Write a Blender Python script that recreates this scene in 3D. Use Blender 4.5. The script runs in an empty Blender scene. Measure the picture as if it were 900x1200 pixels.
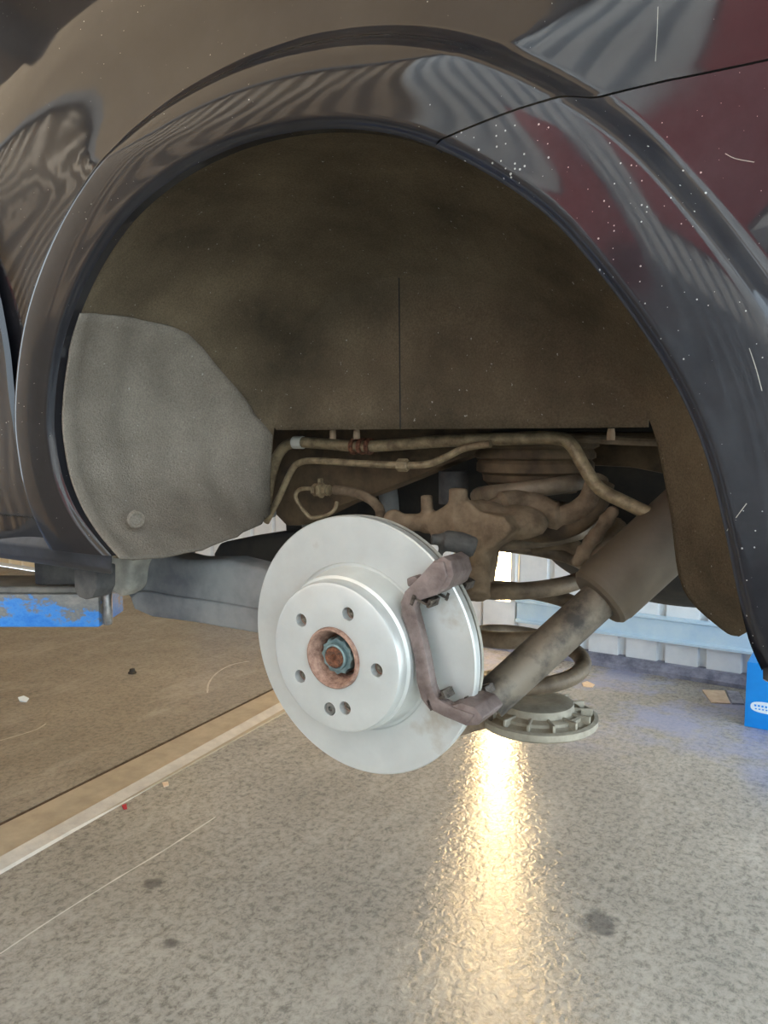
import bpy, bmesh, math, random
import numpy as np
from mathutils import Vector, Matrix

random.seed(7)
SC = bpy.context.scene
COL = SC.collection

# ------------------------------------------------------------------ camera
YAW, PITCH, FPX = 0.5716, math.radians(5.5), 900.0
CAM = Vector((0.4861, -0.6982, 1.2))
fw = Vector((-math.sin(YAW) * math.cos(PITCH), math.cos(YAW) * math.cos(PITCH), -math.sin(PITCH)))
rt = Vector((math.cos(YAW), math.sin(YAW), 0))
up = rt.cross(fw)
cam_d = bpy.data.cameras.new('camera')
cam = bpy.data.objects.new('camera', cam_d)
COL.objects.link(cam)
cam.matrix_world = Matrix.Translation(CAM) @ Matrix((rt, up, -fw)).transposed().to_4x4()
cam_d.sensor_fit = 'VERTICAL'
cam_d.sensor_height = 36.0
cam_d.lens = 36.0 * FPX / 1200.0
cam_d.clip_start = 0.02
SC.camera = cam

# ------------------------------------------------------------------ light
W = bpy.data.worlds.new('sky')
SC.world = W
W.use_nodes = True
wn = W.node_tree.nodes
wn['Background'].inputs['Color'].default_value = (0.72, 0.87, 1.0, 1)
wn['Background'].inputs['Strength'].default_value = 3.2


def light(name, kind, loc, **kw):
    l = bpy.data.lights.new(name, kind)
    o = bpy.data.objects.new(name, l)
    COL.objects.link(o)
    o.location = loc
    aim = kw.pop('aim', None)
    for k, v in kw.items():
        setattr(l, k, v)
    if aim is not None:
        o.rotation_euler = Vector(aim).to_track_quat('-Z', 'Y').to_euler()
    return o


light('sun_offscreen', 'SUN', (0, 0, 8), energy=7.0, angle=0.01, color=(1.0, 0.93, 0.82), aim=(0.95, -0.75, -0.72))
# the garage is open at its rear end: a portal tells Cycles where the sky comes in
p = light('doorway_portal_offscreen', 'AREA', (3.0, 0.0, 1.95), shape='RECTANGLE', size=6.6, size_y=3.9, aim=(-1, 0, 0))
p.data.cycles.is_portal = True
p = light('open_front_portal_offscreen', 'AREA', (-1.0, -1.9, 1.9), shape='RECTANGLE', size=8.0, size_y=3.8, aim=(0, 1, 0))
p.data.cycles.is_portal = True
SC.view_settings.view_transform = 'Standard'
SC.view_settings.look = 'None'
SC.view_settings.gamma = 1.0
SC.view_settings.use_curve_mapping = False
SC.view_settings.exposure = 0.76
SC.cycles.use_denoising = True
SC.cycles.max_bounces = 8
SC.cycles.diffuse_bounces = 5
SC.cycles.caustics_reflective = False
SC.cycles.caustics_refractive = False


# ------------------------------------------------------------------ geometry helpers
def ray(px, py):
    return fw + rt * ((px - 450.0) / FPX) - up * ((py - 600.0) / FPX)


def at(px, py, Y):
    d = ray(px, py)
    return CAM + d * ((Y - CAM.y) / d.y)


def atz(px, py, Z):
    d = ray(px, py)
    return CAM + d * ((Z - CAM.z) / d.z)


def smooth(o, ang=35):
    me = o.data
    for f in me.polygons:
        f.use_smooth = True
    me.set_sharp_from_angle(angle=math.radians(ang))
    return o


def obj(name, data, mat, parent=None, ang=35, world=True):
    """data: bmesh, (verts, faces) or a mesh; one mesh object in world coordinates"""
    if isinstance(data, bmesh.types.BMesh):
        me = bpy.data.meshes.new(name)
        bmesh.ops.recalc_face_normals(data, faces=data.faces)
        data.to_mesh(me)
        data.free()
    elif isinstance(data, tuple):
        me = bpy.data.meshes.new(name)
        me.from_pydata([tuple(v) for v in data[0]], [], data[1])
        me.update()
    else:
        me = data
    o = bpy.data.objects.new(name, me)
    COL.objects.link(o)
    me.materials.clear()
    me.materials.append(mat)
    if ang:
        smooth(o, ang)
    if parent is not None:
        put(o, parent)
    return o


def put(o, parent):
    o.parent = parent
    w = Matrix.Translation(parent.location) if parent.type == 'EMPTY' else Matrix.Identity(4)
    o.matrix_parent_inverse = w.inverted()


def empty(name, loc):
    o = bpy.data.objects.new(name, None)
    COL.objects.link(o)
    o.location = loc
    o.empty_display_size = 0.1
    return o


def tag(o, label=None, cat=None, group=None, kind=None):
    if label:
        o['label'] = label
    if cat:
        o['category'] = cat
    if group:
        o['group'] = group
    if kind:
        o['kind'] = kind
    return o


def catmull(pts, n=8, closed=False):
    pts = [Vector(p) for p in pts]
    out = []
    m = len(pts)
    rng = range(m if closed else m - 1)
    for i in rng:
        if closed:
            a, b, c, d = pts[i - 1], pts[i], pts[(i + 1) % m], pts[(i + 2) % m]
        else:
            a, b, c, d = pts[max(i - 1, 0)], pts[i], pts[i + 1], pts[min(i + 2, m - 1)]
        for k in range(n):
            t = k / n
            out.append(0.5 * ((2 * b) + (c - a) * t + (2 * a - 5 * b + 4 * c - d) * t * t + (3 * b - a - 3 * c + d) * t ** 3))
    if not closed:
        out.append(pts[-1])
    return out


def add_tube(bm, path, rad, seg=12, caps=True):
    path = [Vector(p) for p in path]
    n = len(path)
    if not hasattr(rad, '__len__'):
        rad = [rad] * n
    rings = []
    t0 = (path[1] - path[0]).normalized()
    ref = Vector((0, 0, 1)) if abs(t0.z) < 0.9 else Vector((1, 0, 0))
    x = ref.cross(t0).normalized()
    for i in range(n):
        t = (path[min(i + 1, n - 1)] - path[max(i - 1, 0)]).normalized()
        x = (x - t * x.dot(t)).normalized()
        y = t.cross(x)
        rings.append([bm.verts.new(path[i] + (x * math.cos(2 * math.pi * k / seg) + y * math.sin(2 * math.pi * k / seg)) * rad[i]) for k in range(seg)])
    for i in range(n - 1):
        for k in range(seg):
            bm.faces.new((rings[i][k], rings[i][(k + 1) % seg], rings[i + 1][(k + 1) % seg], rings[i + 1][k]))
    if caps:
        bm.faces.new(rings[0][::-1])
        bm.faces.new(rings[-1])


def tube(path, rad, seg=12, n=8):
    bm = bmesh.new()
    add_tube(bm, catmull(path, n) if n > 1 else path, rad, seg)
    return bm


def add_lathe(bm, prof, M, seg=64, closed=True):
    """prof: (radius, height) pairs; axis = local Y of M"""
    rings = []
    for r, h in prof:
        if r < 1e-6:
            rings.append([bm.verts.new(M @ Vector((0, h, 0)))])
        else:
            rings.append([bm.verts.new(M @ Vector((r * math.sin(2 * math.pi * k / seg), h, r * math.cos(2 * math.pi * k / seg)))) for k in range(seg)])
    m = len(prof)
    for i in range(m if closed else m - 1):
        a, b = rings[i], rings[(i + 1) % m]
        if len(a) == 1 and len(b) == 1:
            continue
        for k in range(seg):
            k2 = (k + 1) % seg
            if len(a) == 1:
                bm.faces.new((a[0], b[k2], b[k]))
            elif len(b) == 1:
                bm.faces.new((a[k], a[k2], b[0]))
            else:
                bm.faces.new((a[k], a[k2], b[k2], b[k]))


def lathe(prof, M, seg=64, closed=True):
    bm = bmesh.new()
    add_lathe(bm, prof, M, seg, closed)
    return bm


def add_prism(bm, pts, off):
    """pts: planar loop of 3D points, extruded along off"""
    pts = [Vector(p) for p in pts]
    off = Vector(off)
    a = [bm.verts.new(p) for p in pts]
    b = [bm.verts.new(p + off) for p in pts]
    n = len(pts)
    fs = [bm.faces.new(a), bm.faces.new(b[::-1])]
    for i in range(n):
        fs.append(bm.faces.new((a[i], b[i], b[(i + 1) % n], a[(i + 1) % n])))
    return fs


def prism(pts, off, bev=0.0, seg=2):
    bm = bmesh.new()
    add_prism(bm, pts, off)
    bmesh.ops.recalc_face_normals(bm, faces=bm.faces)
    if bev:
        bmesh.ops.bevel(bm, geom=list(bm.edges), offset=bev, segments=seg, affect='EDGES', profile=0.6, clamp_overlap=True)
    return bm


def pxprism(pix, Y, depth, bev=0.0, seg=2):
    return prism([at(x, y, Y) for x, y in pix], (0, depth, 0), bev, seg)


def add_box(bm, lo, hi, M=None):
    M = M or Matrix.Identity(4)
    vs = [bm.verts.new(M @ Vector((x, y, z))) for x in (lo[0], hi[0]) for y in (lo[1], hi[1]) for z in (lo[2], hi[2])]
    for f in ((0, 1, 3, 2), (4, 6, 7, 5), (0, 4, 5, 1), (2, 3, 7, 6), (0, 2, 6, 4), (1, 5, 7, 3)):
        bm.faces.new([vs[i] for i in f])


def box(lo, hi, bev=0.0, seg=2, M=None):
    bm = bmesh.new()
    add_box(bm, lo, hi, M)
    if bev:
        bmesh.ops.bevel(bm, geom=list(bm.edges), offset=bev, segments=seg, affect='EDGES', profile=0.6, clamp_overlap=True)
    return bm


def apply_mods(o):
    dg = bpy.context.evaluated_depsgraph_get()
    me = bpy.data.meshes.new_from_object(o.evaluated_get(dg))
    o.modifiers.clear()
    o.data = me
    return o


def cast(name, bm, mat, parent, voxel=0.006, it=4):
    """fuse overlapping shapes into one rounded casting"""
    o = obj(name, bm, mat, parent, ang=None)
    m = o.modifiers.new('r', 'REMESH')
    m.mode = 'VOXEL'
    m.voxel_size = voxel
    s = o.modifiers.new('s', 'SMOOTH')
    s.iterations = it
    apply_mods(o)
    o.data.materials.clear()
    o.data.materials.append(mat)
    for f in o.data.polygons:
        f.use_smooth = True
    return o


def ico(bm, c, r, sub=2, scale=(1, 1, 1)):
    bmesh.ops.create_icosphere(bm, subdivisions=sub, radius=r, matrix=Matrix.Translation(c) @ Matrix.Diagonal((*scale, 1)))


# ------------------------------------------------------------------ materials
def srgb(r, g, b):
    f = lambda c: ((c / 255 + 0.055) / 1.055) ** 2.4 if c > 10 else c / 255 / 12.92
    return (f(r), f(g), f(b), 1)


class Mat:
    def __init__(s, name, rough=0.5, metal=0.0, spec=0.5, color=(0.5, 0.5, 0.5, 1)):
        s.m = bpy.data.materials.new(name)
        s.m.use_nodes = True
        s.t = s.m.node_tree
        s.b = s.t.nodes['Principled BSDF']
        s.b.inputs['Base Color'].default_value = color
        s.b.inputs['Roughness'].default_value = rough
        s.b.inputs['Metallic'].default_value = metal
        s.b.inputs['Specular IOR Level'].default_value = spec
        s.tc = s.n('ShaderNodeTexCoord')

    def n(s, k, **kw):
        nd = s.t.nodes.new(k)
        for a, v in kw.items():
            setattr(nd, a, v)
        return nd

    def link(s, a, b):
        s.t.links.new(a, b)

    def coord(s, scale=(1, 1, 1), rot=(0, 0, 0)):
        mp = s.n('ShaderNodeMapping')
        mp.inputs['Scale'].default_value = scale
        mp.inputs['Rotation'].default_value = rot
        s.link(s.tc.outputs['Object'], mp.inputs['Vector'])
        return mp.outputs['Vector']

    def noise(s, scale, detail=4, rough=0.6, vec=None, dist=0.0):
        nd = s.n('ShaderNodeTexNoise')
        nd.inputs['Scale'].default_value = scale
        nd.inputs['Detail'].default_value = detail
        nd.inputs['Roughness'].default_value = rough
        nd.inputs['Distortion'].default_value = dist
        s.link(vec if vec is not None else s.tc.outputs['Object'], nd.inputs['Vector'])
        return nd.outputs['Fac']

    def ramp(s, fac, stops):
        r = s.n('ShaderNodeValToRGB')
        e = r.color_ramp.elements
        while len(e) < len(stops):
            e.new(0.5)
        for el, (p, c) in zip(e, stops):
            el.position = p
            el.color = c if hasattr(c, '__len__') else (c, c, c, 1)
        s.link(fac, r.inputs['Fac'])
        return r.outputs['Color']

    def mix(s, fac, a, b, mode='MIX'):
        m = s.n('ShaderNodeMix', data_type='RGBA', blend_type=mode)
        if hasattr(fac, 'is_linked'):
            s.link(fac, m.inputs[0])
        else:
            m.inputs[0].default_value = fac
        for sock, v in ((m.inputs[6], a), (m.inputs[7], b)):
            if hasattr(v, 'is_linked'):
                s.link(v, sock)
            else:
                sock.default_value = v
        return m.outputs[2]

    def col(s, v):
        s.link(v, s.b.inputs['Base Color'])
        return s

    def rough(s, v):
        s.link(v, s.b.inputs['Roughness'])
        return s

    def bump(s, h, strength=0.3, dist=0.01):
        b = s.n('ShaderNodeBump')
        b.inputs['Strength'].default_value = strength
        b.inputs['Distance'].default_value = dist
        s.link(h, b.inputs['Height'])
        s.link(b.outputs['Normal'], s.b.inputs['Normal'])
        return s


def blotch(name, c1, c2, scale=20, rough=0.6, metal=0.0, spec=0.5, bump=0.2, bd=0.004, lo=0.35, hi=0.65, bscale=None):
    m = Mat(name, rough, metal, spec)
    f = m.noise(scale, 6, 0.65)
    m.col(m.ramp(f, [(lo, c1), (hi, c2)]))
    m.bump(m.noise(bscale or scale * 4, 5), bump, bd)
    return m.m


def paint(name, dirt, speck_scale=190.0, body=(0.006, 0.006, 0.008, 1)):
    m = Mat(name, 0.45, 0.0, 0.12)
    v = m.n('ShaderNodeTexVoronoi')
    v.inputs['Scale'].default_value = speck_scale
    m.link(m.tc.outputs['Object'], v.inputs['Vector'])
    sc = m.n('ShaderNodeSeparateColor')
    m.link(v.outputs['Color'], sc.inputs[0])
    pw = m.n('ShaderNodeMath', operation='POWER')
    pw.inputs[1].default_value = 4.0
    m.link(sc.outputs[0], pw.inputs[0])
    lim = m.n('ShaderNodeMath', operation='MULTIPLY')
    m.link(pw.outputs[0], lim.inputs[0])
    m.link(m.ramp(m.noise(7, 4), [(0.35, 0.15), (0.65, 1.0)]), lim.inputs[1])
    thr = m.n('ShaderNodeMath', operation='MULTIPLY')
    thr.inputs[1].default_value = dirt * 1.5
    m.link(lim.outputs[0], thr.inputs[0])
    sp = m.n('ShaderNodeMath', operation='LESS_THAN')
    m.link(v.outputs['Distance'], sp.inputs[0])
    m.link(thr.outputs[0], sp.inputs[1])
    film = m.ramp(m.noise(9, 6, 0.7), [(0.35, body), (0.8, (body[0] + dirt * 0.10, body[1] + dirt * 0.10, body[2] + dirt * 0.105, 1))])
    m.col(m.mix(sp.outputs[0], film, (0.42, 0.42, 0.40, 1)))
    m.b.inputs['Coat Weight'].default_value = 1.0
    m.b.inputs['Coat IOR'].default_value = 1.41
    m.link(m.ramp(m.noise(14, 5), [(0.3, 0.015), (0.85, 0.03 + dirt * 0.5)]), m.b.inputs['Coat Roughness'])
    return m.m


def felt(name, c1, c2, spk=0.5):
    m = Mat(name, 1.0, 0, 0.1)
    big = m.ramp(m.noise(7, 5, 0.6), [(0.3, c1), (0.72, c2)])
    fine = m.noise(420, 3, 0.7)
    c = m.mix(spk, big, m.ramp(fine, [(0.3, 0.25), (0.7, 1.0)]), 'MULTIPLY')
    spec = m.ramp(m.noise(190, 2, 0.5), [(0.73, 0.0), (0.78, 1.0)])
    m.col(m.mix(spec, c, (0.45, 0.43, 0.38, 1)))
    m.bump(fine, 0.9, 0.003)
    return m.m


M = {}
M['paint'] = paint('black_car_paint', 0.10)
M['paint_dusty'] = paint('black_car_paint_dusty', 0.22, 260.0, (0.010, 0.010, 0.013, 1))
M['felt_grey'] = felt('dusty_grey_felt', srgb(120, 111, 99), srgb(162, 152, 138))
M['felt_brown'] = felt('brown_felt', srgb(86, 76, 62), srgb(132, 117, 95))
M['sill'] = blotch('black_sill_plastic', srgb(30, 31, 35), srgb(62, 64, 70), 14, 0.45, bump=0.1)
M['rubber'] = blotch('dusty_rubber', srgb(50, 50, 52), srgb(86, 84, 80), 30, 0.8)
M['dark'] = blotch('dark_underbody', srgb(28, 27, 26), srgb(58, 52, 44), 12, 0.85)
M['brown_dust'] = blotch('brown_road_dust', srgb(88, 74, 59), srgb(134, 116, 95), 25, 0.9, spec=0.2, bump=0.35)
M['brown_dark'] = blotch('dark_brown_dusty_metal', srgb(62, 50, 38), srgb(104, 86, 64), 18, 0.8, spec=0.3)
M['pipe'] = blotch('dusty_pipe', srgb(104, 88, 66), srgb(160, 142, 110), 60, 0.55, metal=0.25)
M['arm'] = blotch('grey_arm_cover', srgb(92, 94, 98), srgb(138, 138, 136), 9, 0.7, bump=0.15)
M['alloy_dusty'] = blotch('dusty_grey_alloy', srgb(140, 138, 130), srgb(178, 174, 162), 30, 0.8)
M['shock'] = blotch('shock_tube', srgb(64, 60, 56), srgb(128, 118, 104), 22, 0.5, metal=0.3, lo=0.4, hi=0.6, bump=0.1)
M['shock_cover'] = blotch('shock_cover', srgb(76, 66, 54), srgb(98, 86, 70), 8, 0.6, bump=0.1)
M['spring'] = blotch('coil_steel', srgb(90, 78, 64), srgb(132, 116, 96), 30, 0.55, metal=0.2)
M['seat'] = blotch('spring_seat_alloy', srgb(148, 140, 124), srgb(186, 178, 160), 24, 0.65, metal=0.2)
M['bracket'] = blotch('caliper_bracket_iron', srgb(104, 90, 85), srgb(142, 128, 123), 40, 0.55, metal=0.35, bump=0.25)
M['clip'] = blotch('pad_clip_steel', srgb(60, 54, 48), srgb(118, 108, 98), 120, 0.4, metal=0.6)
M['rust'] = blotch('rusty_steel', srgb(128, 96, 82), srgb(186, 152, 132), 130, 0.7, metal=0.25, bump=0.5)
M['rust_dark'] = blotch('dark_rust', srgb(64, 44, 34), srgb(146, 94, 66), 200, 0.8, metal=0.2, bump=0.6)
M['nut'] = blotch('zinc_nut', srgb(104, 128, 132), srgb(140, 160, 158), 90, 0.5, metal=0.5)
M['black'] = Mat('black_cavity', 0.9, color=(0.006, 0.006, 0.006, 1)).m
M['thread'] = blotch('bolt_thread_steel', srgb(70, 64, 56), srgb(150, 140, 124), 300, 0.35, metal=0.8)
M['screw'] = blotch('screw_steel', srgb(120, 118, 112), srgb(150, 148, 142), 90, 0.4, metal=0.7)
M['white_tag'] = Mat('white_tag', 0.6, color=srgb(200, 196, 184)).m

dm = Mat('coated_brake_disc', 0.42, 0.55, 0.5)
smg = dm.noise(14, 5, 0.6)
cc = dm.ramp(smg, [(0.30, srgb(206, 208, 204)), (0.60, srgb(218, 220, 216)), (0.74, srgb(190, 182, 168))])
dm.col(cc)
dm.rough(dm.ramp(dm.noise(80, 4), [(0.3, 0.36), (0.7, 0.5)]))
dm.bump(dm.noise(500, 2), 0.05, 0.001)
M['disc'] = dm.m

# blue paint with wear for the lift
lm = Mat('worn_blue_paint', 0.5)
wv = lm.noise(16, 8, 0.75, lm.coord((1, 1, 1.6)))
sep = lm.n('ShaderNodeSeparateXYZ')
lm.link(lm.tc.outputs['Object'], sep.inputs[0])
zz = lm.n('ShaderNodeMath', operation='MULTIPLY_ADD')
lm.link(sep.outputs['Z'], zz.inputs[0])
zz.inputs[1].default_value = 3.2
zz.inputs[2].default_value = -3.2 * 0.935
za_ = lm.n('ShaderNodeMath', operation='ADD')
lm.link(zz.outputs[0], za_.inputs[0])
lm.link(wv, za_.inputs[1])
lm.col(lm.ramp(za_.outputs[0], [(0.38, srgb(36, 110, 190)), (0.50, srgb(60, 130, 200)), (0.56, srgb(108, 108, 106)), (0.72, srgb(140, 136, 128))]))
lm.bump(wv, 0.3, 0.003)
M['lift_blue'] = lm.m
M['lift_grey'] = blotch('greasy_grey_steel', srgb(92, 90, 86), srgb(128, 124, 114), 20, 0.6)
M['steel'] = blotch('worn_steel', srgb(100, 98, 96), srgb(160, 156, 150), 40, 0.35, metal=0.7)


def floor_mat(name, base_a, base_b, bumpy, rough_lo, rough_hi, blue=False, stains=()):
    m = Mat(name, 0.4)
    big = m.noise(1.7, 5, 0.6)
    base = m.ramp(big, [(0.3, base_a), (0.7, base_b)])
    agg = m.noise(50, 10, 0.82, m.coord((1, 0.8, 1)), 0.3)
    c = m.mix(0.75, base, m.ramp(agg, [(0.40, 0.30), (0.50, 0.80), (0.58, 1.0)]), 'MULTIPLY')
    st = m.ramp(m.noise(4.5, 5, 0.7), [(0.60, 0.0), (0.74, 1.0)])
    c = m.mix(m.mix(0.5, st, (0, 0, 0, 1)), c, m.mix(1.0, c, (0.45, 0.43, 0.42, 1), 'MULTIPLY'))
    pale = m.ramp(m.noise(3.1, 4, 0.7, m.coord((1.6, 0.5, 1), (0, 0, 0.3))), [(0.52, 0.0), (0.80, 0.55)])
    c = m.mix(pale, c, srgb(196, 190, 178))
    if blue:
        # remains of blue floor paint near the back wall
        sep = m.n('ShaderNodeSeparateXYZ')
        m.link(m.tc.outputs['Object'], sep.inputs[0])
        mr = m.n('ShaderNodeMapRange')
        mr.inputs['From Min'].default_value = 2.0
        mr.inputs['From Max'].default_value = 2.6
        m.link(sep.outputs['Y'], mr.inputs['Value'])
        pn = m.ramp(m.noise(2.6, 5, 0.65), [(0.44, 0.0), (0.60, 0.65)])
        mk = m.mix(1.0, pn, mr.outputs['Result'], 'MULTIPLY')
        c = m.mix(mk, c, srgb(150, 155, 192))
    for (sx_, sy_, sr_) in stains:
        vd = m.n('ShaderNodeVectorMath', operation='DISTANCE')
        m.link(m.tc.outputs['Object'], vd.inputs[0])
        vd.inputs[1].default_value = (sx_, sy_, 0)
        ad = m.n('ShaderNodeMath', operation='MULTIPLY_ADD')
        ad.inputs[1].default_value = sr_ * 1.6
        m.link(m.noise(22, 5, 0.7), ad.inputs[0])
        m.link(vd.outputs['Value'], ad.inputs[2])
        mk = m.ramp(ad.outputs[0], [(sr_ * 1.45, 0.65), (sr_ * 1.9, 0.0)])
        c = m.mix(mk, c, (0.055, 0.052, 0.05, 1))
    m.col(c)
    m.rough(m.ramp(m.noise(7, 5, 0.7), [(0.3, rough_lo), (0.75, rough_hi)]))
    m.bump(m.mix(0.25, m.noise(38, 2, 0.4, m.coord((1, 0.8, 1)), 1.2), agg), bumpy, 0.006)
    return m.m


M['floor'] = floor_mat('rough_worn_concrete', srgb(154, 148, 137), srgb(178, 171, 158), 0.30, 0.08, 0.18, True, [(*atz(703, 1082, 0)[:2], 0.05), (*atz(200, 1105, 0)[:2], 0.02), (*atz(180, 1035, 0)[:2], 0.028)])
M['floor_smooth'] = floor_mat('brown_smooth_concrete', srgb(140, 130, 115), srgb(160, 150, 134), 0.05, 0.28, 0.5)
M['strip'] = blotch('beige_strip', srgb(158, 144, 122), srgb(180, 166, 142), 10, 0.5, bump=0.1)
M['strip_edge'] = blotch('pale_strip_edge', srgb(186, 180, 170), srgb(208, 202, 190), 16, 0.5, bump=0.2)
M['sheet'] = blotch('pale_steel_sheet', srgb(222, 226, 228), srgb(238, 240, 240), 6, 0.5, bump=0.05)
M['sheet_front'] = blotch('beige_steel_sheet', srgb(164, 138, 106), srgb(182, 156, 122), 3, 0.5, bump=0.05)
M['reflected_facade'] = blotch('brown_render', srgb(150, 122, 88), srgb(168, 140, 104), 1.2, 0.8, bump=0.05)
M['rail'] = blotch('pale_blue_rail', srgb(186, 212, 230), srgb(206, 226, 236), 7, 0.4, bump=0.05)
M['flash'] = blotch('grey_flashing', srgb(92, 92, 108), srgb(150, 150, 164), 14, 0.6)
M['ceil'] = blotch('ceiling_lining', srgb(150, 132, 108), srgb(176, 158, 132), 2, 0.7, bump=0.05)
M['beam'] = blotch('dark_beam', srgb(60, 58, 56), srgb(78, 74, 70), 6, 0.6)
M['red'] = blotch('red_board', srgb(168, 30, 40), srgb(190, 44, 50), 3, 0.5, bump=0.05)
M['yard'] = blotch('sunny_yard', srgb(188, 182, 170), srgb(204, 198, 186), 1, 0.9, bump=0.1)
M['asphalt'] = blotch('asphalt', srgb(70, 70, 72), srgb(96, 94, 92), 8, 0.85)
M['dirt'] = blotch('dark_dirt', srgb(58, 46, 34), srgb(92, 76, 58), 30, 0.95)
M['box'] = blotch('blue_box_card', srgb(10, 136, 226), srgb(18, 150, 240), 6, 0.45, bump=0.03)
M['box_white'] = Mat('box_print_white', 0.5, color=srgb(228, 240, 248)).m
M['card'] = blotch('card', srgb(206, 178, 146), srgb(226, 204, 176), 30, 0.8)
M['plastic_film'] = blotch('grey_film', srgb(110, 108, 116), srgb(160, 158, 166), 30, 0.4)


def emit(name, color, strength):
    m = Mat(name, 0.4, color=color)
    m.b.inputs['Emission Color'].default_value = color
    m.b.inputs['Emission Strength'].default_value = strength
    return m.m


M['slot'] = emit('sunlit_translucent_strip', (1.0, 0.70, 0.34, 1), 24.0)
M['cream'] = blotch('sun_tinted_steel_sheet', srgb(240, 224, 190), srgb(248, 236, 208), 6, 0.5, bump=0.05)  # warm sunlight on the wall's left end put into the cream colour

# ------------------------------------------------------------------ the garage
YB, YF, XL, XR, ZC = 3.36, -1.9, -8.0, 3.0, 3.9


def structure(o, label, cat):
    return tag(o, label, cat, kind='structure')


# strip between the two floor slabs
na, nb = atz(0, 1025, 0), atz(330, 835, 0)
fa, fb = atz(0, 970, 0), atz(310, 815, 0)


def on_line(a, b, y):
    return a.x + (b.x - a.x) * (y - a.y) / (b.y - a.y)


n0, n1 = on_line(na, nb, YF), on_line(na, nb, YB)
f0, f1 = on_line(fa, fb, YF), on_line(fa, fb, YB)
structure(obj('floor', prism([(n0, YF, 0), (XR, YF, 0), (XR, YB, 0), (n1, YB, 0)], (0, 0, -0.1)), M['floor'], ang=None),
          'rough worn grey concrete garage floor', 'floor')
structure(obj('floor_slab', prism([(XL, YF, 0), (f0 - 0.03, YF, 0), (f1 - 0.03, YB, 0), (XL, YB, 0)], (0, 0, -0.1)), M['floor_smooth'], ang=None),
          'smoother brown concrete floor slab beyond the beige strip', 'floor')
tr = structure(obj('trim_1', prism([(f0, YF, -0.1), (n0 - 0.065, YF, -0.1), (n0 - 0.065, YF, 0.006), (f0, YF, 0.006)],
                                   (f1 - f0, YB - YF, 0)), M['strip'], ang=None), 'beige strip set into the concrete floor', 'trim')
obj('edge_bar', prism([(n0 - 0.065, YF, -0.1), (n0, YF, -0.1), (n0, YF, 0.0), (n0 - 0.008, YF, 0.006), (n0 - 0.065, YF, 0.010)],
                      (n1 - n0, YB - YF, 0)), M['strip_edge'], tr, ang=None)
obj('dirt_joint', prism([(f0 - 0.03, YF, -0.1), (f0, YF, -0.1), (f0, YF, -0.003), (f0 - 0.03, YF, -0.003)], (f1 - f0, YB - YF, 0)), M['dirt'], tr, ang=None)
structure(obj('ground_outside', box((XR, -14, -0.1), (30, 9, -0.01)), M['yard'], ang=None), 'sunny concrete yard outside the open garage', 'ground')
structure(obj('alley_ground', box((-14, -14, -0.1), (XR, YF, -0.01)), M['asphalt'], ang=None), 'dark asphalt lane beside the garage', 'ground')
structure(obj('ceiling', box((XL - 0.1, YF, ZC), (XR, YB + 0.2, ZC + 0.1)), M['ceil'], ang=None), 'brown lined garage ceiling', 'ceiling')
cl = bpy.data.objects['ceiling']
for x in (-5.0, -3.4, -1.8, -0.2, 1.4):
    obj('ceiling_beam', box((x - 0.06, YF, ZC - 0.2), (x + 0.06, YB, ZC), 0.004), M['beam'], cl)
structure(obj('wall_left', box((XL - 0.1, YF, 0), (XL, YB, ZC)), M['sheet_front'], ang=None), 'plain beige end wall of the garage', 'wall')


def sheet_mesh(w, h, pans, depth=0.028, gap=0.032):
    """ribbed steel sheet, pans proud of narrow recesses, facing -Y, at x 0..w"""
    prof = []
    pw = w / pans
    for i in range(pans):
        x = i * pw
        prof += [(x, 0.0), (x + gap * 0.5, 0.0), (x + gap * 0.5 + 0.006, -depth), (x + pw - gap * 0.5 - 0.006, -depth), (x + pw - gap * 0.5, 0.0)]
    prof.append((w, 0.0))
    vs, fs = [], []
    for x, y in prof:
        vs += [(x, y, 0), (x, y, h)]
    for i in range(len(prof) - 1):
        fs.append((2 * i, 2 * i + 2, 2 * i + 3, 2 * i + 1))
    return vs, fs


ZS = 0.045
x_slot0, x_slot1 = at(576, 690, YB).x, at(602, 690, YB).x
z_slot = at(590, 702, YB).z
SW = 0.8
SH = ZC - ZS
wb = structure(obj('wall_back', box((XL, YB + 0.01, 0), (XR, YB + 0.12, ZC)), M['sheet'], ang=None), 'pale ribbed steel back wall of the garage', 'wall')
sm = None
x = x_slot1 + 0.03
xs_right = []
while x < XR - 0.1:
    xs_right.append(x)
    x += SW
xs_left = []
x = x_slot0 - 0.03
while x > XL + 0.1:
    x -= SW
    xs_left.append(x)
mesh_sheet = None
for i, x in enumerate(xs_right + xs_left):
    if mesh_sheet is None:
        o = obj('steel_sheet', sheet_mesh(SW, SH, 4), M['sheet'], ang=None)
        mesh_sheet = o.data
    else:
        o = bpy.data.objects.new('steel_sheet', mesh_sheet)
        COL.objects.link(o)
    o.location = (x, YB, ZS)
    o.parent = wb
    if x + SW < -3.6:
        m2 = mesh_sheet.copy() if not bpy.data.meshes.get('sun_tinted_sheet') else bpy.data.meshes['sun_tinted_sheet']
        m2.name = 'sun_tinted_sheet'
        m2.materials.clear()
        m2.materials.append(M['cream'])
        o.data = m2
        o.name = 'sun_tinted_sheet'
obj('steel_column', box((x_slot0 - 0.03, YB - 0.05, 0), (x_slot1 + 0.03, YB, z_slot), 0.004), M['sheet'], wb)
w1 = structure(obj('window_1', box((x_slot0, YB - 0.03, z_slot), (x_slot1, YB, 3.3), 0.004), M['slot']), 'tall narrow sunlit translucent strip in the back wall', 'window')
for xa in (x_slot0 - 0.03, x_slot1):
    obj('window_frame', box((xa, YB - 0.05, z_slot), (xa + 0.03, YB, 3.3), 0.003), M['sheet'], w1)
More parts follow.
